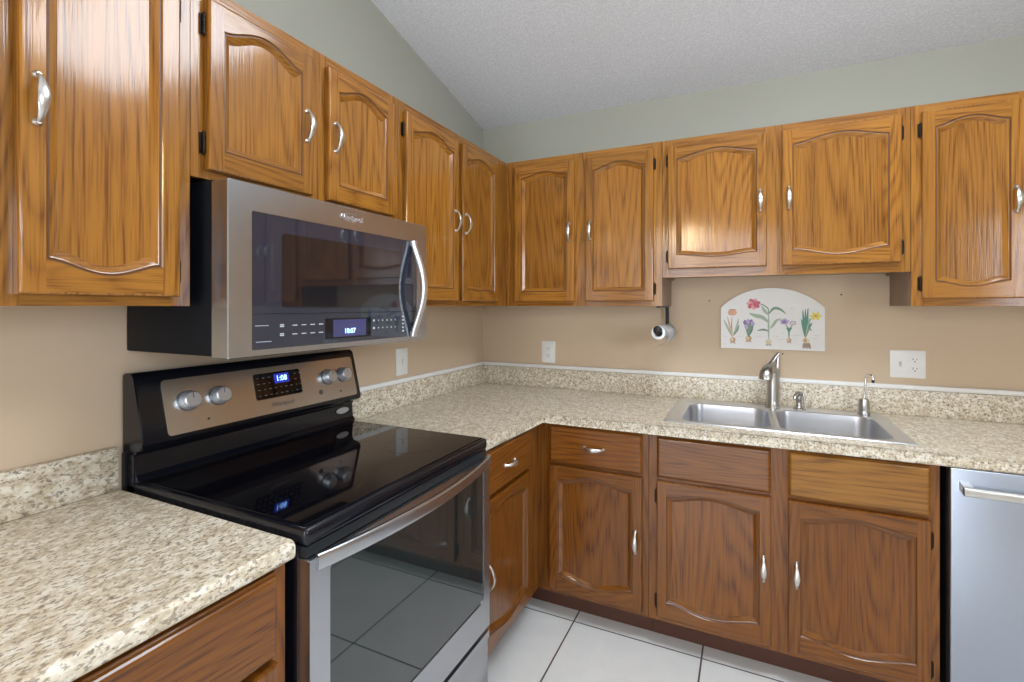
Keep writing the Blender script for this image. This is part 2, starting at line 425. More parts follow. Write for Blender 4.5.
def door(parent, x0, x1, z0, z1, yb, mats, top=0.028, bot=0.026, hside='R', hz=None, hh=None, fw=0.036, tr=0.060, br=0.060, name='door', hpow=1.5, label=None, hinges=True):
    """framed door, back face at yb, 20 mm thick towards -y, arched top and bottom of the sunk panel"""
    w, h = x1 - x0, z1 - z0; N = 22; T = 0.020
    def arch(s, a): return a * max(0.0, math.sin(PI * s)) ** hpow
    def ring(d, y):
        xl, xr = fw + d, w - fw - d; zb, zt = br + d, h - tr - d
        if bot == 0: zb = 0.046 + d
        pts = []
        for i in range(N + 1):
            s = i / N; pts.append((xl + (xr - xl) * s, y, zb - arch(s, bot)))
        for i in range(N + 1):
            s = 1 - i / N; pts.append((xl + (xr - xl) * s, y, zt + arch(s, top)))
        return pts
    bm = bmesh.new()
    e = 0.005
    R0 = [bm.verts.new(p) for p in ring(0, -T)]
    # front face border: outer points
    def outer(y, ins):
        q = []
        for i in range(N + 1):
            s = i / N; q.append((fw + (w - 2 * fw) * s, y, ins))
        for i in range(N + 1):
            s = 1 - i / N; q.append((fw + (w - 2 * fw) * s, y, h - ins))
        return q
    O = [bm.verts.new(p) for p in outer(-T, e)]
    for i in range(N):                                            # bottom and top rails (grain across)
        f = bm.faces.new((R0[i], R0[i + 1], O[i + 1], O[i])); f.material_index = 1
        j = N + 1 + i
        f = bm.faces.new((R0[j], R0[j + 1], O[j + 1], O[j])); f.material_index = 1
    c = [bm.verts.new(p) for p in ((e, -T, e), (w - e, -T, e), (w - e, -T, h - e), (e, -T, h - e))]
    bm.faces.new((c[0], O[0], R0[0], R0[-1], O[-1], c[3]))        # left stile
    bm.faces.new((c[1], c[2], O[N + 1], R0[N + 1], R0[N], O[N]))  # right stile
    # outer rounded edge
    def loop(y, ins): return [bm.verts.new(p) for p in ((ins, y, ins), (w - ins, y, ins), (w - ins, y, h - ins), (ins, y, h - ins))]
    l1 = loop(-T + 0.0015, 0.0015); l2 = loop(-T + 0.005, 0); l3 = loop(0, 0)
    bm.faces.new([c[0]] + [O[i] for i in range(N + 1)] + [c[1], l1[1], l1[0]])
    bm.faces.new([c[1], c[2], l1[2], l1[1]])
    bm.faces.new([c[2]] + [O[i] for i in range(N + 1, 2 * N + 2)] + [c[3], l1[3], l1[2]])
    bm.faces.new([c[3], c[0], l1[0], l1[3]])
    ring_bridge(bm, l1, l2); ring_bridge(bm, l2, l3); bm.faces.new(l3)
    prof = [(0.0015, -0.0180), (0.0030, -0.0160), (0.0060, -0.0163), (0.0080, -0.0155), (0.0190, -0.0080), (0.0205, -0.0065)]
    prev = R0
    for q, (d, y) in enumerate(prof):
        r = [bm.verts.new(p) for p in ring(d, y)]
        n = len(r)
        for i in range(n):
            j = (i + 1) % n
            f = bm.faces.new((prev[i], prev[j], r[j], r[i])); f.material_index = 2 if q in (1, 2) else (0 if i in (N, n - 1) else 1)
        prev = r
    dob = obj(name, bm, list(mats) + [GLAZE], parent, loc=(x0, yb, z0), smooth=11, label=label)
    bm = bmesh.new(); a = [bm.verts.new(p) for p in ring(0.0200, -0.0068)]; b2 = [bm.verts.new(p) for p in ring(0.0200, -0.003)]
    bm.faces.new(a); bm.faces.new(b2[::-1]); ring_bridge(bm, a, b2)
    pm = obj('door_panel', bm, mats[0], dob)
    if hside:
        hx = w - 0.024 if hside == 'R' else 0.024
        put('handle', HANDLE, dob, (hx, -T, hz - z0))
        gx, rot = (-0.0035, 0) if hside == 'R' else (w + 0.0035, PI)
        for gz in ((0.055, h - 0.065) if h > 0.45 else (0.06, h - 0.06)) if hinges else ():
            g = put('hinge', HINGE, dob, (gx, -0.0 if rot == 0 else -0.0, gz))
            if rot: g.scale = (-1, 1, 1)
    return dob

def drawer(parent, x0, x1, z0, z1, yb, mat, handle=True, name='drawer', label=None):
    w, h = x1 - x0, z1 - z0
    bm = bmesh.new(); T = .02
    def lp(y, i): return [bm.verts.new(p) for p in ((i, y, i), (w - i, y, i), (w - i, y, h - i), (i, y, h - i))]
    L = [lp(0, 0), lp(-.008, 0), lp(-.0105, .0025), lp(-.0125, .0035), lp(-.0165, .0045), lp(-.0190, .0075), lp(-.02, .011)]
    for a, b in zip(L, L[1:]): ring_bridge(bm, a, b)
    bm.faces.new(L[0]); bm.faces.new(L[-1])
    d = obj(name, bm, mat, parent, loc=(x0, yb, z0), label=label)
    if handle: put('handle', HANDLE, d, (w / 2, -T, h / 2), (0, PI / 2, 0))
    return d

def faceframe(parent, stiles, rails, y0, mats, h, name='face_frame'):
    """stiles: (x0,x1,z0,z1); rails: (x0,x1,z0,z1)"""
    bm = bmesh.new()
    for a in stiles: box(bm, a[0], a[1], y0, y0 + .019, a[2], a[3], 0)
    for a in rails: box(bm, a[0], a[1], y0, y0 + .0188, a[2], a[3], 1)
    return obj(name, bm, list(mats), parent)

def carcass(parent, x0, x1, yf, z0, z1, mats, notch=None, name='carcass', yb=-0.002):
    bm = bmesh.new(); t = .012
    box(bm, x0, x0 + t, yf, yb, z0, z1); box(bm, x1 - t, x1, yf, yb, z0, z1)
    box(bm, x0 + t, x1 - t, yf, yb, z0 + .012, z0 + .012 + t, 1)
    box(bm, x0 + t, x1 - t, yb - .006, yb, z0 + .024, z1)
    if notch != 'open': box(bm, x0 + t, x1 - t, yf, yb, z1 - t, z1, 1)
    return obj(name, bm, list(mats), parent)

UD, BD = 0.305, 0.61
def upper(name, label, loc, rz, w, fw_end, z0, z1, doors, dz0, dz1, tops, bots, handles, hz, nohinge=(), group='oak wall cabinets'):
    """doors: list of (x0,x1) local; fw_end: where the face frame ends (blind corner beyond)"""
    r = thing(name, label, 'cabinet', (loc[0], loc[1], z0), rz, group)
    H = z1 - z0
    carcass(r, 0.0005, w - .0005, -UD + .0195, 0, H, (SIDE, SIDE))
    st = [(0.0005, doors[0][0] + .010)] + [(doors[i][1] - .010, doors[i + 1][0] + .010) for i in range(len(doors) - 1)] + [(doors[-1][1] - .010, fw_end - .0005)]
    rl = []
    for (a, b) in doors:
        rl += [(a + .010, b - .010, dz1 - z0 - .010, H), (a + .010, b - .010, 0, dz0 - z0 + .010)]
    faceframe(r, [(a, b, 0, H) for a, b in st], rl, -UD, OAK_U, H)
    for k, (a, b) in enumerate(doors):
        door(r, a, b, dz0 - z0, dz1 - z0, -UD - .0008, OAK_U, tops[k], bots[k], handles[k], hz - z0, hinges=not (nohinge and k in nohinge))
    return r

R90 = PI / 2
# left run (local x = world y)
def LX(y, y0): return y - y0
y0 = -2.53
upper('wall_cabinet', 'tall golden oak wall cabinet left of the microwave, door with scooped shiny lower edge', (0, y0, 0), R90, 0.632, 0.632, 1.37, 2.107,
      [(LX(-2.505, y0), LX(-2.243, y0)), (LX(-2.191, y0), LX(-1.929, y0))], 1.390, 2.080, [.030, .030], [.024, .024], ['R', 'L'], 1.727)
y0 = -1.8975
upper('wall_cabinet', 'short golden oak wall cabinet with two doors directly above the microwave', (0, y0, 0), R90, 0.722, 0.722, 1.662, 2.107,
      [(LX(-1.868, y0), LX(-1.569, y0)), (LX(-1.512, y0), LX(-1.216, y0))], 1.681, 2.072, [.036, .032], [0, 0], ['R', 'L'], 1.870)
y0 = -1.175
upper('wall_cabinet', 'golden oak wall cabinet with two narrow doors between the microwave and the room corner', (0, y0, 0), R90, 1.173, 0.8695, 1.37, 2.107,
      [(LX(-1.149, y0), LX(-0.797, y0)), (LX(-0.762, y0), LX(-0.432, y0))], 1.392, 2.072, [.034, .030], [0, 0], ['R', 'L'], 1.727)
# back run
upper('wall_cabinet', 'golden oak wall cabinet on the back wall in the corner, above the two-socket outlet', (0.3055, 0, 0), 0, 0.7785, 0.7785, 1.37, 2.107,
      [(0.360 - .3055, .678 - .3055), (.733 - .3055, 1.048 - .3055)], 1.392, 2.073, [.022, .028], [0, 0], ['R', 'L'], 1.727, nohinge=(0,))
upper('wall_cabinet', 'short raised golden oak wall cabinet on the back wall over the sink and flower plaque', (1.0845, 0, 0), 0, 0.888, 0.888, 1.497, 2.107,
      [(1.111 - 1.0845, 1.500 - 1.0845), (1.554 - 1.0845, 1.942 - 1.0845)], 1.533, 2.078, [.028, .028], [.014, .026], ['R', 'L'], 1.803)
upper('wall_cabinet', 'tall golden oak wall cabinet on the back wall right of the raised sink cabinet', (1.973, 0, 0), 0, 0.625, 0.625, 1.37, 2.107,
      [(2.002 - 1.973, 2.279 - 1.973), (2.304 - 1.973, 2.570 - 1.973)], 1.397, 2.078, [.026, .026], [.020, .020], ['R', 'L'], 1.735)

KZ = 0.150; CT = 0.876
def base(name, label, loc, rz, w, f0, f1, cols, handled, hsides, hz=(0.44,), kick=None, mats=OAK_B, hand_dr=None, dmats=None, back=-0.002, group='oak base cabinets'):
    """cols: list of (x0,x1) shared by the drawer above and the door below"""
    r = thing(name, label, 'cabinet', (loc[0], loc[1], FZ), rz, group)
    z = lambda v: v - FZ
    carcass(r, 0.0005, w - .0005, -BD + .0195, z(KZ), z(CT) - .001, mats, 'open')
    st = [(f0, cols[0][0] + .010)] + [(cols[i][1] - .010, cols[i + 1][0] + .010) for i in range(len(cols) - 1)] + [(cols[-1][1] - .010, f1)]
    rl = []
    for a, b in cols:
        rl += [(a + .010, b - .010, z(.857), z(CT) - .001), (a + .010, b - .010, z(.688), z(.717)), (a + .010, b - .010, z(KZ), z(.183))]
    faceframe(r, [(a, b, z(KZ), z(CT) - .001) for a, b in st], rl, -BD, mats, 0)
    for k, (a, b) in enumerate(cols):
        dm = dmats[k] if dmats else mats[1]
        drawer(r, a, b, z(.709), z(.866), -BD - .0008, dm, handle=handled[k], name='drawer' if handled[k] else 'false_drawer_front')
        door(r, a, b, z(.172), z(.697), -BD - .0008, mats, .024, .028, hsides[k], z(.443), tr=.056, br=.064, hinges=not (len(cols) == 1 and hsides[k] == 'R' and k == 0))
    k0, k1 = kick or (f0, f1)
    boxobj('toe_kick', (k0, k1, -BD + .075, -BD + .090, 0, z(KZ)), DARKWOOD, r)
    bm = bmesh.new(); prism(bm, [(.02, -BD + .091), (.035, -BD + .091), (.035, back - .015), (w - .035, back - .015), (w - .035, -BD + .091), (w - .02, -BD + .091), (w - .02, back), (.02, back)], 'z', 0, z(KZ))
    obj('plinth', bm, DARKWOOD, r)
    return r
y0 = -2.75
base('base_cabinet', 'dark oak base cabinet left of the range, under the near end of the countertop', (0, y0, 0), R90, 0.850, .0005, .8495,
     [(LX(-2.725, y0), LX(-2.355, y0)), (LX(-2.315, y0), LX(-1.930, y0))], [True, False], ['R', 'L'])
y0 = -1.131
base('base_cabinet', 'dark oak corner base cabinet right of the range with one drawer and door', (0, y0, 0), R90, 1.129, .0005, 1.131 - .6105,
     [(LX(-1.127, y0), LX(-0.733, y0))], [True], ['L'], kick=(.0005, 1.131 - .536))
base('base_cabinet', 'narrow dark oak base cabinet with one handled drawer, left of the sink base cabinet', (0.611, 0, 0), 0, 0.4685, -.0005, .468,
     [(0.669 - .611, 1.056 - .611)], [True], ['R'], kick=(-.075, .468))
base('base_cabinet', 'wide dark oak base cabinet under the sink with two false drawer fronts', (1.080, 0, 0), 0, 0.892, .0005, .8915,
     [(1.112 - 1.08, 1.503 - 1.08), (1.556 - 1.08, 1.946 - 1.08)], [False, False], ['R', 'L'], dmats=[OAK_B[1], OAK_H])
base('base_cabinet', 'dark oak base cabinet right of the dishwasher', (2.600, 0, 0), 0, 0.60, .0005, .5995,
     [(.03, .57)], [True], ['R'])

# ------------------------------------------------------------------ countertops
CZ, CB = 0.914, 0.876
def nosed(bm, outline, nose):
    """flat slab with rounded nosing on the edges whose end points satisfy nose()"""
    a, b = prism(bm, outline, 'z', CB, CZ)
    es = []
    for e in bm.edges:
        u, v = e.verts
        if abs(u.co.z - v.co.z) < 1e-6 and nose(u.co, v.co): es.append(e)
    bmesh.ops.bevel(bm, geom=es, offset=0.013, segments=5, affect='EDGES', profile=0.5)

def boolean(o, cutter):
    md = o.modifiers.new('cut', 'BOOLEAN'); md.operation = 'DIFFERENCE'; md.object = cutter; md.solver = 'EXACT'
    dg = bpy.context.evaluated_depsgraph_get(); me = bpy.data.meshes.new_from_object(o.evaluated_get(dg))
    o.modifiers.clear(); old = o.data; o.data = me
    bpy.data.objects.remove(cutter, do_unlink=True)

bm = bmesh.new()
nosed(bm, [(0.001, -1.134), (0.635, -1.134), (0.635, -0.635), (XR - .002, -0.635), (XR - .002, -0.001), (0.001, -0.001)],
      lambda a, b: (abs(a.x - .635) < 1e-4 and abs(b.x - .635) < 1e-4) or (abs(a.y + .635) < 1e-4 and abs(b.y + .635) < 1e-4))
ct = obj('countertop', bm, GRANITE, smooth=40)
setp(ct, 'L-shaped speckled beige countertop right of the range with the sink set in it', 'countertop')
bm = bmesh.new(); prism(bm, rrect(1.150, 1.912, -0.542, -0.062, .02), 'z', .85, .95)
cut = obj('cutter', bm, GRANITE); boolean(ct, cut)
bm = bmesh.new()
nosed(bm, [(0.001, -2.752), (0.635, -2.752), (0.635, -1.897), (0.001, -1.897)], lambda a, b: abs(a.x - .635) < 1e-4 and abs(b.x - .635) < 1e-4)
ct2 = obj('countertop', bm, GRANITE, smooth=40)
setp(ct2, 'short speckled beige countertop in the near left foreground, left of the range', 'countertop')
BS = 1.020
bm = bmesh.new(); box(bm, .001, .021, -2.752, -1.899, CZ + .0005, BS, bev=.003)
setp(obj('backsplash', bm, GRANITE, smooth=40), 'low speckled backsplash strip on the left wall in the near foreground, left of the range', 'backsplash')
bm = bmesh.new(); box(bm, .001, .021, -1.134, -.0215, CZ + .0005, BS, bev=.002)
setp(obj('backsplash', bm, GRANITE, smooth=40), 'low speckled backsplash strip on the left wall between the range and the corner', 'backsplash')
bm = bmesh.new(); box(bm, .001, XR - .002, -.021, -.001, CZ + .0005, BS, bev=.002)
setp(obj('backsplash', bm, GRANITE, smooth=40), 'long low speckled backsplash strip on the back wall behind the sink', 'backsplash')
bm = bmesh.new(); box(bm, .001, .016, -1.134, -.0165, BS + .0005, BS + .020, bev=.003)
setp(obj('trim_1', bm, WHITET, smooth=40), kind='structure')
bm = bmesh.new(); box(bm, .001, XR - .002, -.016, -.001, BS + .0005, BS + .020, bev=.003)
setp(obj('trim_2', bm, WHITET, smooth=40), kind='structure')

# ------------------------------------------------------------------ electric range
def build_range():
    y0, W_ = -1.8870, 0.7480
    r = thing('electric_range', 'black and stainless freestanding electric range with glass cooktop and oven window', 'stove', (0, y0, FZ), R90)
    # local: x along the wall (0..W_), front = -y, z above the tile
    z = lambda v: v - FZ
    bm = bmesh.new()
    box(bm, 0.002, W_ - .002, -0.625, -0.02, z(.085), z(.893), bev=.003)
    for sx in (.03, W_ - .07):
        for sy in (-.58, -.08): lathe(bm, [(.018, 0), (.018, z(.09))], Matrix.Translation((sx + .02, sy, 0)), 12)
    obj('body', bm, BLACK, r, smooth=35)
    # cooktop: rim + glass
    bm = bmesh.new()
    box(bm, 0.002, W_ - .002, -0.650, -0.02, z(.896), z(.932), bev=.010, seg=4)
    obj('cooktop_rim', bm, BLACK, r, smooth=40)
    bm = bmesh.new(); box(bm, .014, W_ - .014, -.634, -.075, z(.9322), z(.9342), bev=.0008, seg=1)
    cg = obj('cooktop_glass', bm, BLACKGL, r)
    for cx, cy, rr in ((.19, -.48, .105), (.56, -.48, .085), (.19, -.22, .075), (.56, -.22, .105)):
        bm = bmesh.new()
        a = [bm.verts.new((cx + rr * math.cos(2 * PI * k / 48), cy + rr * math.sin(2 * PI * k / 48), z(.93435))) for k in range(48)]
        b = [bm.verts.new((cx + (rr - .0012) * math.cos(2 * PI * k / 48), cy + (rr - .0012) * math.sin(2 * PI * k / 48), z(.93435))) for k in range(48)]
        ring_bridge(bm, a, b); obj('burner_ring', bm, flat('burner_ring_print', (.012, .012, .013), .25), cg)
    # backguard: riser and slanted console (profile in y,z)
    bm = bmesh.new()
    prism(bm, [(-.020, z(.933)), (-.074, z(.933)), (-.074, z(.938)), (-.064, z(.950)), (-.060, z(.998)), (-.066, z(1.006)), (-.066, z(1.012)), (-.020, z(1.012))], 'x', .004, W_ - .004)
    obj('backguard_riser', bm, BLACK, r)
    bm = bmesh.new()
    a, b = prism(bm, [(-.012, z(1.000)), (-.085, z(1.013)), (-.100, z(1.022)), (-.102, z(1.032)), (-.062, z(1.192)), (-.050, z(1.203)), (-.012, z(1.200))], 'x', 0, W_)
    bmesh.ops.bevel(bm, geom=[e for e in bm.edges], offset=.003, segments=2, affect='EDGES')
    bc = obj('console', bm, BLACK, r, smooth=30)
    # lower rear body of backguard (visible side)
    boxobj('backguard_body', (.002, W_ - .002, -.058, -.004, z(.895), z(1.0)), BLACK, r)
    # tilted frame for things on the console face
    tilt = math.atan2(.040, .160)
    p0 = Vector((0, -.102, z(1.032))); nrm = Vector((0, -math.cos(tilt), -math.sin(tilt) * -1)).normalized()
    up = Vector((0, math.sin(tilt), math.cos(tilt)))
    nrm = Vector((0, -math.cos(tilt), math.sin(tilt)))
    def M(x, s, d=0.0):      # point x across, s up the face, d off it; local z points out of face
        p = p0 + Vector((x, 0, 0)) + up * s + nrm * d
        m = Matrix.Identity(4); m.col[0][:3] = (1, 0, 0); m.col[1][:3] = up; m.col[2][:3] = nrm; m.col[3][:3] = p
        return m
    def plate(name, x0, x1, s0, s1, d0, d1, rad, mat, par=r, extra=None):
        bm = bmesh.new(); o_ = rrect(x0, x1, s0, s1, rad)
        a = [bm.verts.new(M(p[0], p[1], d0).translation) for p in o_]; b = [bm.verts.new(M(p[0], p[1], d1).translation) for p in o_]
        ring_bridge(bm, a, b); bm.faces.new(a); bm.faces.new(b)
        if extra: extra(bm)
        return obj(name, bm, mat, par)
    def marks(bm):
        for xk in (.118, .203, .600, .672):
            for k in range(7):
                an = math.radians(210 - k * 40)
                lathe(bm, [(.0012, 0), (.0012, .0002)], M(xk + .036 * math.cos(an), .088 + .036 * math.sin(an), .0016), 8, mi=1)
    cp = plate('control_panel', .058, .728, .006, .150, -.001, .0015, .010, [STEEL_C, PRINTD], extra=marks)
    def keys(bm):
        for row, sy in ((0, .118), (1, .100), (2, .082), (3, .064)):
            for k in range(9):
                xx = .328 + k * .0195
                if row < 2 and .375 < xx < .450: continue
                wv = .009 if (k + row) % 3 else .005; c = M(xx, sy, .0031)
                f = bm.faces.new([bm.verts.new(c @ Vector(q)) for q in ((-wv / 2, -.0009, 0), (wv / 2, -.0009, 0), (wv / 2, .0009, 0), (-wv / 2, .0009, 0))]); f.material_index = 1
    plate('display_panel', .315, .485, .052, .132, .001, .0030, .007, [BLACKGL, flat('dim_print', (.16, .17, .20), .6)], cp, keys)
    plate('clock_display', .385, .440, .095, .125, .003, .0034, .003, GLOW, cp)
    textmesh('clock_digits', '1:08', .024, DIG, cp, M(.412, .1095, .0038))
    textmesh('brand_lettering', 'Whirlpool', .020, PRINTD, cp, M(.405, .030, .0018))
    for xk in (.118, .203, .600, .672):
        bm = bmesh.new(); s = .088
        lathe(bm, [(.028, 0), (.028, .002)], M(xk, s, .0015), 28)
        kb = obj('knob', bm, flat('knob_skirt', (.22, .22, .22), .3, .8), r, smooth=40)
        bm = bmesh.new()
        lathe(bm, [(.0245, 0), (.0240, .004), (.0225, .018), (.0215, .023), (.0190, .0255)], M(xk, s, .0035), 32)
        obj('knob_cap', bm, KNOBM, kb, smooth=40)
        bm = bmesh.new()
        for sx in (0,):
            c = M(xk, s + .012, .0292)
            vs = [bm.verts.new(c @ Vector(q)) for q in ((-.0011, -.008, 0), (.0011, -.008, 0), (.0011, .008, 0), (-.0011, .008, 0))]; bm.faces.new(vs)
        obj('knob_pointer', bm, PRINTD, kb)
        textmesh('dial_mark', '-', .012, REDP, cp, M(xk, s + .050, .0018))
    bm = bmesh.new(); lathe(bm, [(.0085, 0), (.0085, .001)], M(.560, .040, .0015), 18); obj('indicator_light', bm, PRINTD, cp)
    bm = bmesh.new(); lathe(bm, [(.003, 0), (.003, .001)], M(.165, .030, .0015), 12); obj('indicator_light', bm, SLOT, cp)
    bm = bmesh.new(); lathe(bm, [(.003, 0), (.003, .001)], M(.650, .030, .0015), 12); obj('indicator_light', bm, SLOT, cp)
    # oval badge on the riser
    bm = bmesh.new(); MM = Matrix.Translation((.690, -.0645, z(.980))) @ Matrix.Rotation(PI / 2, 4, 'X') @ Matrix.Diagonal((1, .38, 1, 1))
    lathe(bm, [(.030, -.0005), (.030, .001), (.028, .0018)], MM, 32); obj('oval_badge', bm, BADGE, r, smooth=40, label='silver oval badge')
    bm = bmesh.new(); MM = Matrix.Translation((.690, -.0667, z(.980))) @ Matrix.Rotation(PI / 2, 4, 'X') @ Matrix.Diagonal((1, .12, 1, 1))
    lathe(bm, [(.020, 0), (.020, .0004)], MM, 20); obj('badge_mark', bm, PRINT, r)
    # vent trim under the cooktop
    bm = bmesh.new(); box(bm, .006, W_ - .006, -.646, -.62, z(.874), z(.895))
    obj('vent_trim', bm, flat('vent_grey', (.05, .055, .06), .25, .5), r)
    # oven door
    zt, zb, yf = z(.872), z(.316), -.658
    bm = bmesh.new()
    wx0, wx1, wz0, wz1 = .056, W_ - .040, z(.412), z(.850)
    oy = [(.006, zb), (W_ - .006, zb), (W_ - .006, zt), (.006, zt)]
    outer_ = rrect(.004, W_ - .004, zb, zt, .004, 6); inner_ = rrect(wx0, wx1, wz0, wz1, .022, 6)
    A = [bm.verts.new((p[0], yf, p[1])) for p in outer_]; B = [bm.verts.new((p[0], yf, p[1])) for p in inner_]
    ring_bridge(bm, A, B)
    A2 = [bm.verts.new((p[0], yf + .045, p[1])) for p in outer_]; B2 = [bm.verts.new((p[0], yf + .006, p[1])) for p in inner_]
    ring_bridge(bm, A, A2); ring_bridge(bm, B, B2); bm.faces.new(A2)
    od = obj('oven_door', bm, STEEL_Y, r)
    bm = bmesh.new(); prism(bm, rrect(wx0 - .001, wx1 + .001, wz0 - .001, wz1 + .001, .022), 'y', yf + .003, yf + .012)
    obj('oven_window', bm, OVENGL, od)
    bm = bmesh.new()
    N = 20; pts = []
    for i in range(N + 1):
        s = i / N; pts.append((.014 + (W_ - .036) * s, yf - .008 - .040 * math.sin(PI * s) ** .85, z(.868)))
    sweep(bm, pts, (.0165, .007), (0, 0, 1), n=16, power=4)
    for sx in (.014, W_ - .040): box(bm, sx, sx + .018, yf - .010, yf, z(.854), z(.870))
    obj('door_handle', bm, STEEL_Y, od, smooth=40)
    # drawer
    bm = bmesh.new(); box(bm, .006, W_ - .006, yf + .0042, -.626, z(.105), z(.300), bev=.004)
    box(bm, .006, W_ - .006, yf, yf + .004, z(.275), z(.300))
    obj('storage_drawer', bm, STEEL_Y, r, smooth=40)
    return r
build_range()

# ------------------------------------------------------------------ microwave
def build_microwave():
    y0, W_ = -1.876, 0.738; Z0 = 1.252
    r = thing('microwave_oven', 'stainless over-the-range microwave with dark glass door and blue clock', 'microwave', (0, y0, Z0), R90)
    z = lambda v: v - Z0
    boxobj('case', (.002, W_ - .002, -.345, -.003, z(1.256), z(1.655)), CASE, r, bev=.004)
    bm = bmesh.new(); box(bm, .05, W_ - .05, -.32, -.05, z(1.2515), z(1.2575))
    for k in range(12): box(bm, .08 + k * .022, .09 + k * .022, -.28, -.10, z(1.2505), z(1.2517), 0)
    obj('bottom_filter', bm, MATTEBLACK, r)
    zt, zb, yf = z(1.652), z(1.252), -.402
    wx0, wx1, wz0, wz1 = .058, W_ - .058, z(1.268), z(1.589)
    bm = bmesh.new()
    outer_ = rrect(0, W_, zb, zt, .006, 5); inner_ = rrect(wx0, wx1, wz0, wz1, .004, 5)
    o2 = rrect(.002, W_ - .002, zb + .002, zt - .002, .006, 5)
    A = [bm.verts.new((p[0], yf, p[1])) for p in o2]; B = [bm.verts.new((p[0], yf, p[1])) for p in inner_]
    A1 = [bm.verts.new((p[0], yf + .002, p[1])) for p in outer_]
    ring_bridge(bm, A, B); ring_bridge(bm, A, A1)
    A2 = [bm.verts.new((p[0], -.347, p[1])) for p in outer_]; B2 = [bm.verts.new((p[0], yf + .006, p[1])) for p in inner_]
    ring_bridge(bm, A1, A2); ring_bridge(bm, B, B2); bm.faces.new(A2)
    d = obj('door', bm, STEEL_Y, r)
    zl = z(1.352)
    bm = bmesh.new(); box(bm, wx0, wx1, yf + .002, yf + .012, zl, wz1); obj('door_glass', bm, MWGLASS, d)
    bm = bmesh.new(); prism(bm, rrect(.140, .594, z(1.366), z(1.548), .006), 'y', yf + .0012, yf + .004); obj('mesh_window', bm, MWWIN, d)
    boxobj('display_bezel', (.278, .454, yf + .0008, yf + .004, z(1.280), z(1.336)), BLACKGL, d)
    boxobj('clock_display', (.304, .432, yf + .0002, yf + .003, z(1.284), z(1.332)), MWDISP, d)
    def T(x, zz, dd=-.0004):
        m = Matrix.Identity(4); m.col[0][:3] = (1, 0, 0); m.col[1][:3] = (0, 0, 1); m.col[2][:3] = (0, -1, 0); m.col[3][:3] = (x, yf + dd, zz); return m
    textmesh('clock_digits', '10:07', .020, DIG, d, T(.366, z(1.299)))
    textmesh('key_word', '-------', .016, PRINT, d, T(.085, z(1.325), .0014)); textmesh('key_word', '--------', .016, PRINT, d, T(.090, z(1.287), .0014))
    bm = bmesh.new(); box(bm, wx0, wx1, yf + .002, yf + .012, wz0, zl - .0015)
    def dash(x, zz, w, h=.0022):
        vs = [bm.verts.new((x + a * w / 2, yf + .0014, zz + b * h / 2)) for a, b in ((-1, -1), (1, -1), (1, 1), (-1, 1))]; bm.faces.new(vs).material_index = 1
    for zz in (1.322, 1.300):
        for k, xx in enumerate((.178, .206, .234, .262)): dash(xx, z(zz), .015)
        for k in range(2): dash(.140, z(zz) + .002 - k * .004, .012, .0025)
    for j, zz in enumerate((1.326, 1.303)):
        for k in range(5): dash(.488 + k * .020, z(zz), .004, .004)
        dash(.468, z(zz), .008, .006)
    for k in range(5): dash(.608, z(1.336) - k * .012, .010, .005)
    for k in range(2):
        for xx in (.291, .443): dash(xx, z(1.322) - k * .022, .008, .005)
    obj('control_strip', bm, [MWGLASS, PRINT], d)
    textmesh('brand_lettering', 'Whirlpool', .022, flat('badge_chrome', (.75, .75, .76), .25, .9), d, T(.372, z(1.622), -.0006), ext=.0008)
    bm = bmesh.new()                      # swoosh ring of the badge
    pts = []; secs = []
    for i in range(26):
        a = math.radians(40 + i * 12); pts.append((.367 + .030 * math.cos(a), yf - .0006, z(1.623) + .0115 * math.sin(a))); s = .0003 + .0011 * math.sin(PI * i / 25); secs.append((s, .0005))
    sweep(bm, pts, secs, (0, -1, 0), n=6); obj('badge_swoosh', bm, BADGE, d)
    # bowed handle on the right
    bm = bmesh.new(); pts = []; secs = []; N = 24
    for i in range(N + 1):
        s = i / N; b = math.sin(PI * s) ** 1.35
        pts.append((W_ - .082 + .006 * b, yf - .006 - .040 * b, z(1.268) + .321 * s)); secs.append((.012, .0075))
    sweep(bm, pts, secs, (1, 0, 0), n=14, power=3)
    for s in (0, 1): box(bm, W_ - .090, W_ - .068, yf - .010, yf + .002, z(1.268) + (.321 - .016) * s, z(1.268) + (.321 - .016) * s + .016)
    obj('door_handle', bm, flat('bright_steel', (.80, .80, .81), .38, 1.0), d, smooth=40)
    return r
build_microwave()

# ------------------------------------------------------------------ dishwasher
def build_dishwasher():
    x0, W_ = 1.988, 0.603
    r = thing('dishwasher', 'stainless dishwasher with bar handle at the right edge, under the counter', 'dishwasher', (x0, 0, FZ))
    z = lambda v: v - FZ
    boxobj('tub', (.004, W_ - .004, -.600, -.03, z(.12), z(.868)), MATTEBLACK, r)
    bm = bmesh.new(); box(bm, 0, W_, -.642, -.601, z(.150), z(.8745), bev=.004, seg=3)
    d = obj('door', bm, STEEL_X, r, smooth=40)
    bm = bmesh.new()
    sweep(bm, [(.020, -.680, z(.818)), (.3, -.680, z(.818)), (W_ - .020, -.680, z(.818))], (.0135, .008), (0, 0, 1), n=16, power=3.2)
    for sx in (.020, W_ - .044):
        prism(bm, [(-.642, z(.840)), (-.684, z(.830)), (-.684, z(.806)), (-.642, z(.812))], 'x', sx, sx + .024)
    obj('door_handle', bm, NICKEL, d, smooth=40)
    boxobj('toe_panel', (.004, W_ - .004, -.56, -.545, 0.001, z(.148)), MATTEBLACK, r)
    return r
build_dishwasher()

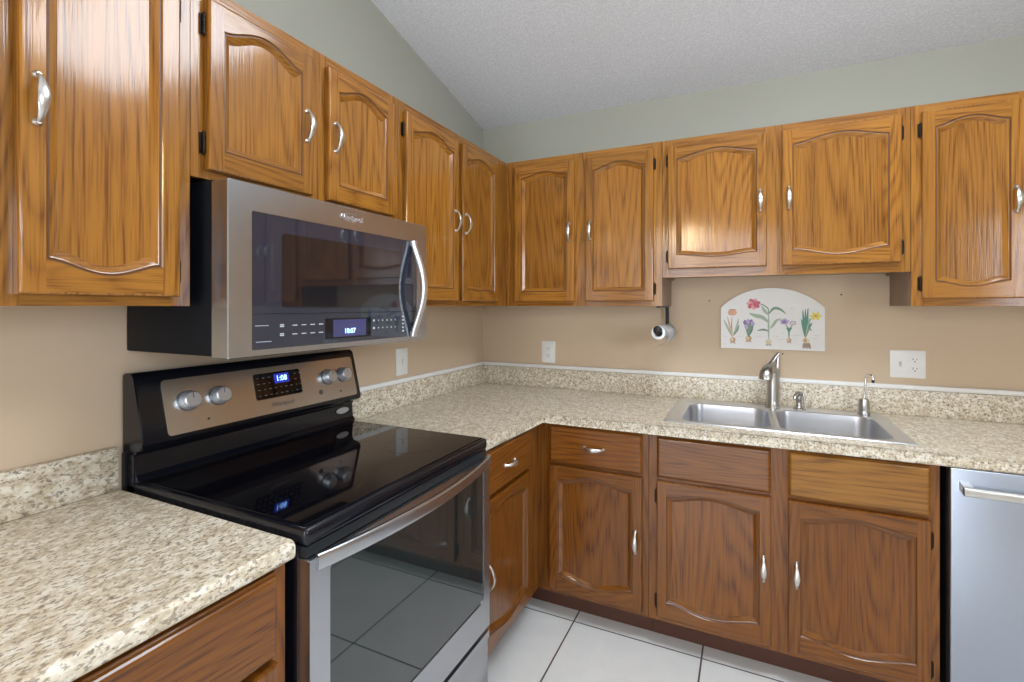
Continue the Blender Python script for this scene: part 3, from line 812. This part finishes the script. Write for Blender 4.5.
# ------------------------------------------------------------------ sink and its fittings
def build_sink():
    X0, X1, Y0, Y1 = 1.130, 1.932, -.560, -.042
    r = thing('double_sink', 'double bowl stainless steel drop-in sink set in the countertop', 'sink', (X0, Y0, CZ))
    W_, D = X1 - X0, Y1 - Y0; xm = 1.524 - X0
    zt = .0045
    bm = bmesh.new(); bowls = [(.058, xm - .014), (xm + .014, W_ - .048)]; yb0, yb1 = .030, D - .100
    halves = [(0, xm), (xm, W_)]
    for (hx0, hx1), (bx0, bx1) in zip(halves, bowls):
        O = [bm.verts.new((p[0], p[1], zt)) for p in rrect(hx0, hx1, 0, D, .0005, 6)]
        I = [bm.verts.new((p[0], p[1], zt)) for p in rrect(bx0 - .006, bx1 + .006, yb0 - .006, yb1 + .006, .066, 6)]
        I2 = [bm.verts.new((p[0], p[1], zt - .004)) for p in rrect(bx0, bx1, yb0, yb1, .060, 6)]
        ring_bridge(bm, O, I); ring_bridge(bm, I, I2)
    def edge(pts):
        a = [bm.verts.new((p[0], p[1], zt)) for p in pts]; b = [bm.verts.new((p[0], p[1], .0006)) for p in pts2]
    a = [bm.verts.new((p[0], p[1], zt)) for p in rrect(0, W_, 0, D, .0005, 2)]
    b = [bm.verts.new((p[0], p[1], .0006)) for p in rrect(-.003, W_ + .003, -.003, D + .003, .004, 2)]
    ring_bridge(bm, a, b)
    obj('rim', bm, STEEL_SINK, r, smooth=40)
    for bx0, bx1 in bowls:
        bm = bmesh.new(); prev = None
        for ins, zz, rad in ((0, zt - .004, .060), (.003, -.03, .058), (.006, -.150, .056), (.012, -.172, .052), (.028, -.182, .045), (.055, -.185, .03)):
            rg = [bm.verts.new((p[0], p[1], zz)) for p in rrect(bx0 + ins, bx1 - ins, yb0 + ins, yb1 - ins, rad, 6)]
            if prev: ring_bridge(bm, prev, rg)
            prev = rg
        bm.faces.new(prev)
        bw = obj('bowl', bm, STEEL_SINK, r, smooth=50)
        for p in bw.data.polygons: p.flip()
        bm = bmesh.new(); lathe(bm, [(.045, 0), (.043, .002), (.034, .0015), (.030, -.002)], Matrix.Translation(((bx0 + bx1) / 2, (yb0 + yb1) / 2 + .05, -.1845)), 24)
        obj('drain', bm, CHROME, bw, smooth=40)
    return r
build_sink()
SZ = CZ + .0048
def build_faucet():
    r = thing('kitchen_faucet', 'brushed nickel pull-out kitchen faucet behind the middle of the sink', 'faucet', (1.531, -.098, SZ))
    bm = bmesh.new()
    lathe(bm, [(.031, 0), (.031, .004), (.026, .010), (.0245, .030), (.0235, .080), (.0225, .130), (.0225, .150)], Matrix(), 28)
    obj('body', bm, FAUCET, r, smooth=50)
    bm = bmesh.new()    # head leaning out over the bowls, ends in the spray face
    sweep(bm, [(.004, .006, .140), (.002, 0, .160), (-.006, -.018, .176), (-.018, -.044, .178), (-.027, -.066, .163), (-.031, -.078, .140), (-.032, -.080, .130)],
          [(.0215, .0215), (.022, .022), (.022, .018), (.023, .018), (.0265, .023), (.0285, .026), (.026, .024)], (1, 0, 0), n=20)
    h = obj('spray_head', bm, FAUCET, r, smooth=60)
    bm = bmesh.new()    # lever rising up and to the right behind the head
    sweep(bm, [(-.016, -.020, .186), (-.002, -.004, .205), (.010, .008, .224), (.024, .018, .240)], [(.013, .010), (.011, .007), (.010, .0055), (.008, .0045)], (1, -.6, 0), n=14)
    obj('lever', bm, FAUCET, r, smooth=60)
    bm = bmesh.new()
    sweep(bm, [(.012, .008, .02), (.016, .010, .10), (.018, .012, .180), (.022, .015, .232)], [(.014, .012), (.011, .010), (.010, .009), (.005, .004)], (1, 0, 0), n=14)
    obj('lever_spine', bm, FAUCET, r, smooth=60)
build_faucet()
def build_soap():
    r = thing('soap_dispenser', 'small chrome soap dispenser pump standing just right of the faucet', 'soap dispenser', (1.632, -.098, SZ))
    bm = bmesh.new(); lathe(bm, [(.020, 0), (.020, .003), (.012, .008), (.009, .018), (.009, .040), (.0125, .044), (.0125, .058), (.006, .062)], Matrix(), 20)
    obj('body', bm, FAUCET, r, smooth=50)
    bm = bmesh.new(); sweep(bm, [(0, 0, .054), (-.010, -.022, .056), (-.016, -.038, .050), (-.018, -.044, .040)], [(.007, .006), (.006, .005), (.0055, .005), (.005, .004)], (1, 0, 0), n=12)
    obj('nozzle', bm, FAUCET, r, smooth=60)
    bm = bmesh.new(); sweep(bm, [(.013, -.004, .060), (.018, -.006, .040), (.016, -.006, .018), (.024, -.008, .004)], (.0035, .0035), (0, 1, 0), n=10)
    obj('side_stem', bm, FAUCET, r, smooth=60)
    r.scale = (1.15, 1.15, 1.25)
build_soap()
def build_filter():
    r = thing('water_filter_tap', 'slim chrome gooseneck filtered water tap with grey base at the right end of the sink', 'tap', (1.866, -.100, SZ))
    bm = bmesh.new(); lathe(bm, [(.0215, 0), (.0225, .004), (.0225, .010), (.0195, .014), (.0205, .03), (.0185, .056), (.0165, .064), (.008, .068)], Matrix(), 24)
    obj('base', bm, FAUCET, r, smooth=40)
    bm = bmesh.new(); pts = [(0, 0, .060), (.003, 0, .10), (.006, -.002, .150)]
    for k in range(9):
        a = PI - k * PI * .92 / 8
        pts.append((.016 + .009 * math.cos(a), -.002 - .014 * (1 + math.cos(a)), .156 + .012 * math.sin(a)))
    pts.append((pts[-1][0] + .001, pts[-1][1], pts[-1][2] - .012))
    sweep(bm, pts, (.0042, .0042), (0, 1, 0), n=12)
    obj('gooseneck_spout', bm, CHROME, r, smooth=60)
    bm = bmesh.new(); p = pts[-1]; lathe(bm, [(.0055, 0), (.0055, .012)], Matrix.Translation((p[0], p[1], p[2] - .010)), 14)
    obj('spout_tip', bm, BLACK, r, smooth=40)
build_filter()

# ------------------------------------------------------------------ wall plates
def screw(bm, M): lathe(bm, [(.003, 0), (.003, .0008), (.002, .0012)], M, 10)
def outlet(label, loc, rz, w=.082, h=.122, gangs=('duplex',), name='wall_outlet', cat='outlet'):
    r = thing(name, label, cat, loc, rz)
    bm = bmesh.new(); 
    L = []
    for y, i in ((-.0006, 0), (-.004, 0), (-.006, .003)):
        L.append([bm.verts.new((p[0], y, p[1])) for p in rrect(-w / 2 + i, w / 2 - i, -h / 2 + i, h / 2 - i, .004, 3)])
    for a, b in zip(L, L[1:]): ring_bridge(bm, a, b)
    bm.faces.new(L[0]); bm.faces.new(L[-1])
    obj('cover_plate', bm, WHITEP, r, smooth=30)
    n = len(gangs)
    for k, g in enumerate(gangs):
        cx = (k - (n - 1) / 2) * .048
        if g == 'duplex':
            for cz in (.0195, -.0195):
                bm = bmesh.new(); prism(bm, rrect(cx - .0165, cx + .0165, cz - .0135, cz + .0135, .009), 'y', -.0085, -.005)
                box(bm, cx - .0075, cx - .0055, -.0090, -.0080, cz - .002, cz + .007, 1); box(bm, cx + .0055, cx + .0075, -.0090, -.0080, cz - .001, cz + .006, 1)
                lathe(bm, [(.0025, 0), (.0025, .0006)], Matrix.Translation((cx, -.0084, cz - .0075)) @ Matrix.Rotation(PI / 2, 4, 'X'), 10, mi=1)
                obj('socket', bm, [WHITEP, SLOT], r)
            bm = bmesh.new(); screw(bm, Matrix.Translation((cx, -.006, 0)) @ Matrix.Rotation(PI / 2, 4, 'X')); obj('screw', bm, WHITEP, r)
        elif g == 'toggle':
            bm = bmesh.new(); box(bm, cx - .005, cx + .005, -.0066, -.0058, -.012, .012); tb = obj('toggle_slot', bm, flat('off_white', (.6, .6, .58), .4), r)
            bm = bmesh.new(); sweep(bm, [(cx, -.005, 0), (cx, -.014, .006), (cx, -.018, .009)], [(.0042, .006), (.004, .004), (.0035, .003)], (1, 0, 0), n=10); obj('toggle', bm, WHITEP, tb)
            for cz in (-.03, .03):
                bm = bmesh.new(); screw(bm, Matrix.Translation((cx, -.006, cz)) @ Matrix.Rotation(PI / 2, 4, 'X')); obj('screw', bm, WHITEP, r)
    return r
outlet('white two-socket outlet on the back wall near the room corner', (.421, 0, 1.113), 0)
outlet('white light switch plate on the left wall above the counter, right of the microwave', (0, -.770, 1.115), R90, gangs=('toggle',), name='light_switch', cat='switch')
outlet('wide white plate with a switch and two sockets on the back wall, far right', (2.034, 0, 1.126), 0, w=.121, h=.116, gangs=('toggle', 'duplex'), name='switch_and_outlet_plate')

# ------------------------------------------------------------------ paper roll holder and roll
def build_holder():
    x, za = 1.068, 1.262
    r = thing('paper_towel_holder', 'black metal paper roll holder hanging under the corner wall cabinet', 'holder', (x, -.02, 1.369))
    L = lambda X, Y, Z: (X - x, Y + .02, Z - 1.369)
    bm = bmesh.new(); a = L(x - .010, -.30, 1.3625); b = L(x + .010, -.03, 1.3695)
    box(bm, a[0], b[0], a[1], b[1], a[2], b[2], bev=.001); obj('mounting_bar', bm, MATTEBLACK, r)
    bm = bmesh.new(); sweep(bm, [L(x, -.040, 1.366), L(x, -.034, 1.33), L(x, -.032, 1.29), L(x, -.036, za)], (.009, .003), (1, 0, 0), n=10); obj('arm', bm, MATTEBLACK, r)
    bm = bmesh.new(); sweep(bm, [L(x, -.034, za), L(x, -.20, za), L(x, -.335, za)], (.006, .006), (1, 0, 0), n=12); obj('rod', bm, MATTEBLACK, r)
    bm = bmesh.new(); lathe(bm, [(.006, -.006), (.016, -.002), (.0195, .006), (.0175, .014), (.010, .019), (.003, .0205)], Matrix.Translation(L(x, -.322, za)) @ Matrix.Rotation(PI / 2, 4, 'X'), 20)
    obj('knob', bm, MATTEBLACK, r, smooth=60)
    # roll
    q = thing('paper_roll', 'nearly used-up white paper roll with a torn hanging end', 'paper towel', (x, -.04, za - .012))
    bm = bmesh.new(); n = 32
    def circ(rad, y): return [bm.verts.new((rad * math.cos(2 * PI * k / n), y, rad * math.sin(2 * PI * k / n))) for k in range(n)]
    a, b, c, d = circ(.030, 0), circ(.030, -.270), circ(.0185, -.270), circ(.0185, 0)
    for u, v in ((a, b), (b, c), (c, d), (d, a)): ring_bridge(bm, u, v)
    obj('roll', bm, PAPER, q, smooth=40)
    bm = bmesh.new(); pts = []
    for k in range(13):
        an = math.radians(95 - k * 13); rr = .0308 + .024 * (k / 12) ** 1.5; pts.append((rr * math.cos(an), rr * math.sin(an)))
    pts += [(.000, -.058), (-.012, -.063), (-.022, -.065)]
    f_, g_ = [], []
    for i, (px, pz) in enumerate(pts):
        yy = -.266 + max(0, i - 9) * .006
        f_.append(bm.verts.new((px, yy, pz))); g_.append(bm.verts.new((px, -.002 - max(0, i - 11) * .045, pz)))
    ring_bridge(bm, f_, g_, closed=False)
    bmesh.ops.solidify(bm, geom=bm.faces[:], thickness=.0008)
    obj('loose_sheet', bm, PAPER, q, smooth=60)
build_holder()

# ------------------------------------------------------------------ flower plaque
def build_plaque():
    x0, W_, Zb = 1.314, .425, 1.169
    r = thing('flower_plaque', 'arched cream wall plaque painted with five flowering bulbs above the faucet', 'plaque', (x0, 0, Zb))
    H0, H1 = .193, .285
    out = [(0, 0), (W_, 0), (W_, H0)]
    # circular arch
    hw = W_ / 2; sag = H1 - H0; R = (hw * hw + sag * sag) / (2 * sag); a0 = math.asin(hw / R)
    for k in range(1, 24):
        a = a0 - 2 * a0 * k / 24; out.append((hw + R * math.sin(a), H0 + R * math.cos(a) - (R - sag)))
    out.append((0, H0))
    bm = bmesh.new(); a, b = prism(bm, out, 'y', -.012, -.001)
    obj('board', bm, flat('plaque_glaze', (.74, .72, .69), .3, noise=.05, nscale=18), r)
    C_ = {k: flat('paint_' + k, v, .5, noise=.2, nscale=150) for k, v in dict(green=(.20, .30, .20), pale=(.36, .45, .34), teal=(.10, .26, .20), rose=(.60, .12, .17), pink=(.75, .35, .38), peach=(.75, .42, .27),
          violet=(.26, .17, .38), lilac=(.46, .38, .58), yellow=(.75, .62, .10), bulb=(.55, .33, .17), bulbl=(.70, .58, .40), root=(.35, .25, .18), ink=(.55, .53, .50)).items()}
    order = list(C_); mats = [C_[k] for k in order]
    st = {'d': 0}
    def blade(bm, pts, w, col):
        st['d'] += .00003; y = -.0122 - st['d'] % .0008
        pts = [Vector((p[0], p[1])) for p in pts]; L_, R_ = [], []
        # refine by quadratic-ish interpolation
        fine = []
        for i in range(len(pts) - 1):
            for k in range(4): fine.append(pts[i].lerp(pts[i + 1], k / 4))
        fine.append(pts[-1])
        for _ in range(3): fine = [fine[0]] + [(fine[i - 1] + fine[i] * 2 + fine[i + 1]) / 4 for i in range(1, len(fine) - 1)] + [fine[-1]]
        n = len(fine)
        for i, p in enumerate(fine):
            t = (fine[min(i + 1, n - 1)] - fine[max(i - 1, 0)]).normalized(); nn = Vector((-t.y, t.x)); s = i / (n - 1)
            ww = w * (w_prof(s))
            L_.append(bm.verts.new((p.x + nn.x * ww, y, p.y + nn.y * ww))); R_.append(bm.verts.new((p.x - nn.x * ww, y, p.y - nn.y * ww)))
        ring_bridge(bm, L_, R_, order.index(col), closed=False)
    def w_prof(s): return .25 + .75 * math.sin(PI * min(1, s * .9 + .08))
    def blob(bm, cx, cz, rx, rz, col, jag=0.0, n=18):
        st['d'] += .00003; y = -.0122 - st['d'] % .0008
        vs = []
        for k in range(n):
            a = 2 * PI * k / n; j = 1 + jag * math.cos(a * 5 + cx * 90)
            vs.append(bm.verts.new((cx + rx * j * math.cos(a), y, cz + rz * j * math.sin(a))))
        f = bm.faces.new(vs); f.material_index = order.index(col)
    def bulb(bm, cx, cz, s, col='bulb'):
        for dx in (-.9, -.3, .3, .9): blade(bm, [(cx + dx * s * .5, cz - s * .6), (cx + dx * s, cz - s * 1.5)], s * .16, 'root')
        blob(bm, cx, cz, s, s * .95, col); blob(bm, cx - s * .25, cz + s * .1, s * .45, s * .6, 'bulbl' if col == 'bulb' else 'bulb')
    u = W_ / 824.0         # the plaque in zoomed photo units: x 86..910, z from 545 up
    X = lambda px: (px - 86) * u
    Zz = lambda pz: (548 - pz) * u * .98
    def P(*q): return [(X(a), Zz(b)) for a, b in q]
    bm = bmesh.new()   # tulip
    blade(bm, P((185, 440), (175, 350), (180, 250)), .0022, 'green'); blade(bm, P((185, 440), (150, 370), (110, 280)), .005, 'pale'); blade(bm, P((185, 440), (160, 330), (140, 250)), .004, 'peach')
    blade(bm, P((190, 430), (215, 380), (235, 270)), .006, 'pale'); blade(bm, P((195, 420), (225, 380), (240, 330)), .004, 'green')
    for dx, rz in ((-18, 26), (0, 30), (18, 26)): blob(bm, X(183 + dx), Zz(212), .010, rz * u, 'peach', .05)
    blob(bm, X(185), Zz(186), .016, .003, 'bulb'); bulb(bm, X(186), Zz(468), .0125); obj('painted_flower', bm, mats, r)
    bm = bmesh.new()   # crocus
    for a, c in (((290, 290), 'violet'), ((315, 280), 'lilac'), ((340, 285), 'violet'), ((352, 300), 'lilac'), ((300, 330), 'lilac')):
        blade(bm, P((318, 440), ((a[0] + 318) // 2, 370), a), .0045, 'green'); blob(bm, X(a[0]), Zz(a[1] + 14), .0085, .012, c, .15)
    blade(bm, P((318, 430), (345, 380), (355, 320)), .004, 'teal'); blob(bm, X(318), Zz(330), .008, .014, 'violet', .2); bulb(bm, X(318), Zz(450), .013, 'bulb'); obj('painted_flower', bm, mats, r)
    bm = bmesh.new()   # lily in the middle
    blade(bm, P((480, 460), (480, 330), (480, 200)), .0038, 'pale'); blade(bm, P((480, 220), (480, 170), (430, 135), (400, 130)), .0028, 'green')
    blade(bm, P((480, 300), (430, 250), (370, 240), (325, 218)), .009, 'pale'); blade(bm, P((482, 220), (520, 165), (570, 175), (615, 220)), .006, 'green')
    blade(bm, P((495, 355), (520, 320), (540, 280), (580, 265)), .006, 'pale'); blade(bm, P((478, 380), (440, 365), (390, 378)), .005, 'green'); blade(bm, P((478, 230), (450, 200), (425, 150)), .007, 'pale')
    for k in range(7):
        a = k * 2 * PI / 7 + .3; cx, cz = X(358), Zz(132)
        blade(bm, [(cx, cz), (cx + .016 * math.cos(a), cz + .014 * math.sin(a)), (cx + .030 * math.cos(a), cz + .027 * math.sin(a))], .0105, 'pink' if k % 2 else 'rose')
    blob(bm, X(372), Zz(128), .010, .012, 'rose', .2); bulb(bm, X(480), Zz(478), .013, 'bulbl'); obj('painted_flower', bm, mats, r)
    bm = bmesh.new()   # violet pair
    blade(bm, P((640, 440), (640, 390), (632, 340)), .003, 'teal'); blade(bm, P((640, 350), (622, 335), (612, 310)), .002, 'green'); blade(bm, P((645, 350), (660, 335), (668, 310)), .002, 'green')
    for dx in (-16, -4, 10, 18): blade(bm, P((640, 390), (640 + dx // 2, 360), (640 + dx * 1.3, 345)), .0035, 'teal')
    blob(bm, X(605), Zz(292), .018, .014, 'lilac', .12); blob(bm, X(603), Zz(294), .009, .008, 'violet', .2); blob(bm, X(670), Zz(304), .014, .010, 'lilac', .12); blob(bm, X(670), Zz(305), .009, .006, 'bulbl', .1)
    bulb(bm, X(640), Zz(458), .0095, 'bulb'); obj('painted_flower', bm, mats, r)
    bm = bmesh.new()   # daffodil
    for a in ((745, 190), (765, 180), (785, 170), (735, 270), (800, 260), (815, 300), (810, 370)):
        blade(bm, P((765, 430), ((a[0] + 768) // 2, 340), a), .0052, 'teal' if a[0] % 2 else 'green')
    blade(bm, P((768, 420), (785, 300), (820, 250)), .0025, 'pale')
    for k in range(6):
        a = k * PI / 3; cx, cz = X(842), Zz(240); blade(bm, [(cx, cz), (cx + .012 * math.cos(a), cz + .010 * math.sin(a)), (cx + .023 * math.cos(a), cz + .020 * math.sin(a))], .0065, 'yellow')
    blob(bm, X(842), Zz(238), .0065, .0065, 'bulb', .2); bulb(bm, X(770), Zz(460), .0145, 'bulbl')
    for dx in (-24, -12, 0, 12, 24, 34): blade(bm, P((770 + dx * .7, 480), (770 + dx, 530)), .0035, 'root')
    obj('painted_flower', bm, mats, r)
    bm = bmesh.new()   # faint script lines
    for xa, xb, zz in ((105, 145, 438), (215, 275, 436), (370, 440, 432), (515, 560, 430), (540, 600, 455), (580, 600, 395), (670, 735, 415), (820, 880, 412), (820, 860, 440), (640, 690, 170), (100, 140, 510)):
        n = 8; pts = [(xa + (xb - xa) * i / n, zz + (4 if i % 2 else -3)) for i in range(n + 1)]
        blade(bm, P(*pts), .0009, 'ink')
    obj('painted_script', bm, mats, r)
build_plaque()

# small nail heads left in the wall
for x, zz, lab in ((1.575, 1.150, 'small brown nail stub in the wall just below the plaque, above the faucet'),
                   (1.262, 1.395, 'tiny nail stub in the wall left of the flower plaque'), (1.800, 1.420, 'tiny nail stub in the wall right of the flower plaque')):
    bm = bmesh.new(); lathe(bm, [(.0016, 0), (.0016, .006), (.0032, .0062), (.0032, .0078)], Matrix.Translation((x, -.0005, zz)) @ Matrix.Rotation(PI / 2, 4, 'X'), 12)
    setp(obj('nail', bm, BRONZE), lab, 'nail')

# ------------------------------------------------------------------ pendant lamp in the dining space behind the camera
def build_pendant():
    x, y, zl = .80, -4.15, 2.16
    r = thing('pendant_lamp', 'warm white globe pendant lamp hanging from the sloped ceiling', 'lamp', (x, y, zc(y)))
    bm = bmesh.new(); lathe(bm, [(.0, 0), (.06, -.002), (.06, -.02), (.01, -.03)][1:], Matrix.Translation((0, 0, .012)), 20); obj('canopy', bm, BRONZE, r, smooth=40)
    bm = bmesh.new(); sweep(bm, [(0, 0, 0), (0, 0, (zl - zc(y)) / 2), (0, 0, zl - zc(y) + .13)], (.004, .004), (1, 0, 0), n=8); obj('cord', bm, MATTEBLACK, r)
    bm = bmesh.new(); bmesh.ops.create_uvsphere(bm, u_segments=28, v_segments=16, radius=.15, matrix=Matrix.Translation((0, 0, zl - zc(y))))
    obj('glass_globe', bm, flat('lit_globe', (.8, .7, .5), .4, emit=(1.0, .78, .5), es=36), r, smooth=60)
build_pendant()

# ------------------------------------------------------------------ fluorescent ceiling light over the kitchen floor (out of frame)
def build_fixture():
    x0, x1, y0, y1 = 1.25, 2.43, -1.50, -0.95
    r = thing('ceiling_light', 'long white fluorescent ceiling light on the sloped kitchen ceiling', 'light', ((x0 + x1) / 2, (y0 + y1) / 2, zc((y0 + y1) / 2)))
    a = math.atan(-SL); hx, hy = (x1 - x0) / 2, (y1 - y0) / 2
    r.rotation_euler = (a, 0, 0)
    bm = bmesh.new(); box(bm, -hx - .03, hx + .03, -hy - .02, hy + .02, -.035, -.002, bev=.006); obj('housing', bm, WHITET, r, smooth=40)
    bm = bmesh.new()
    prism(bm, [(-hy, -.0355), (hy, -.0355), (hy * .9, -.075), (hy * .6, -.092), (-hy * .6, -.092), (-hy * .9, -.075)], 'x', -hx, hx)
    obj('diffuser', bm, flat('lit_diffuser', (.8, .8, .8), .5, emit=(0.86, 0.93, 1.0), es=15.0), r)
build_fixture()
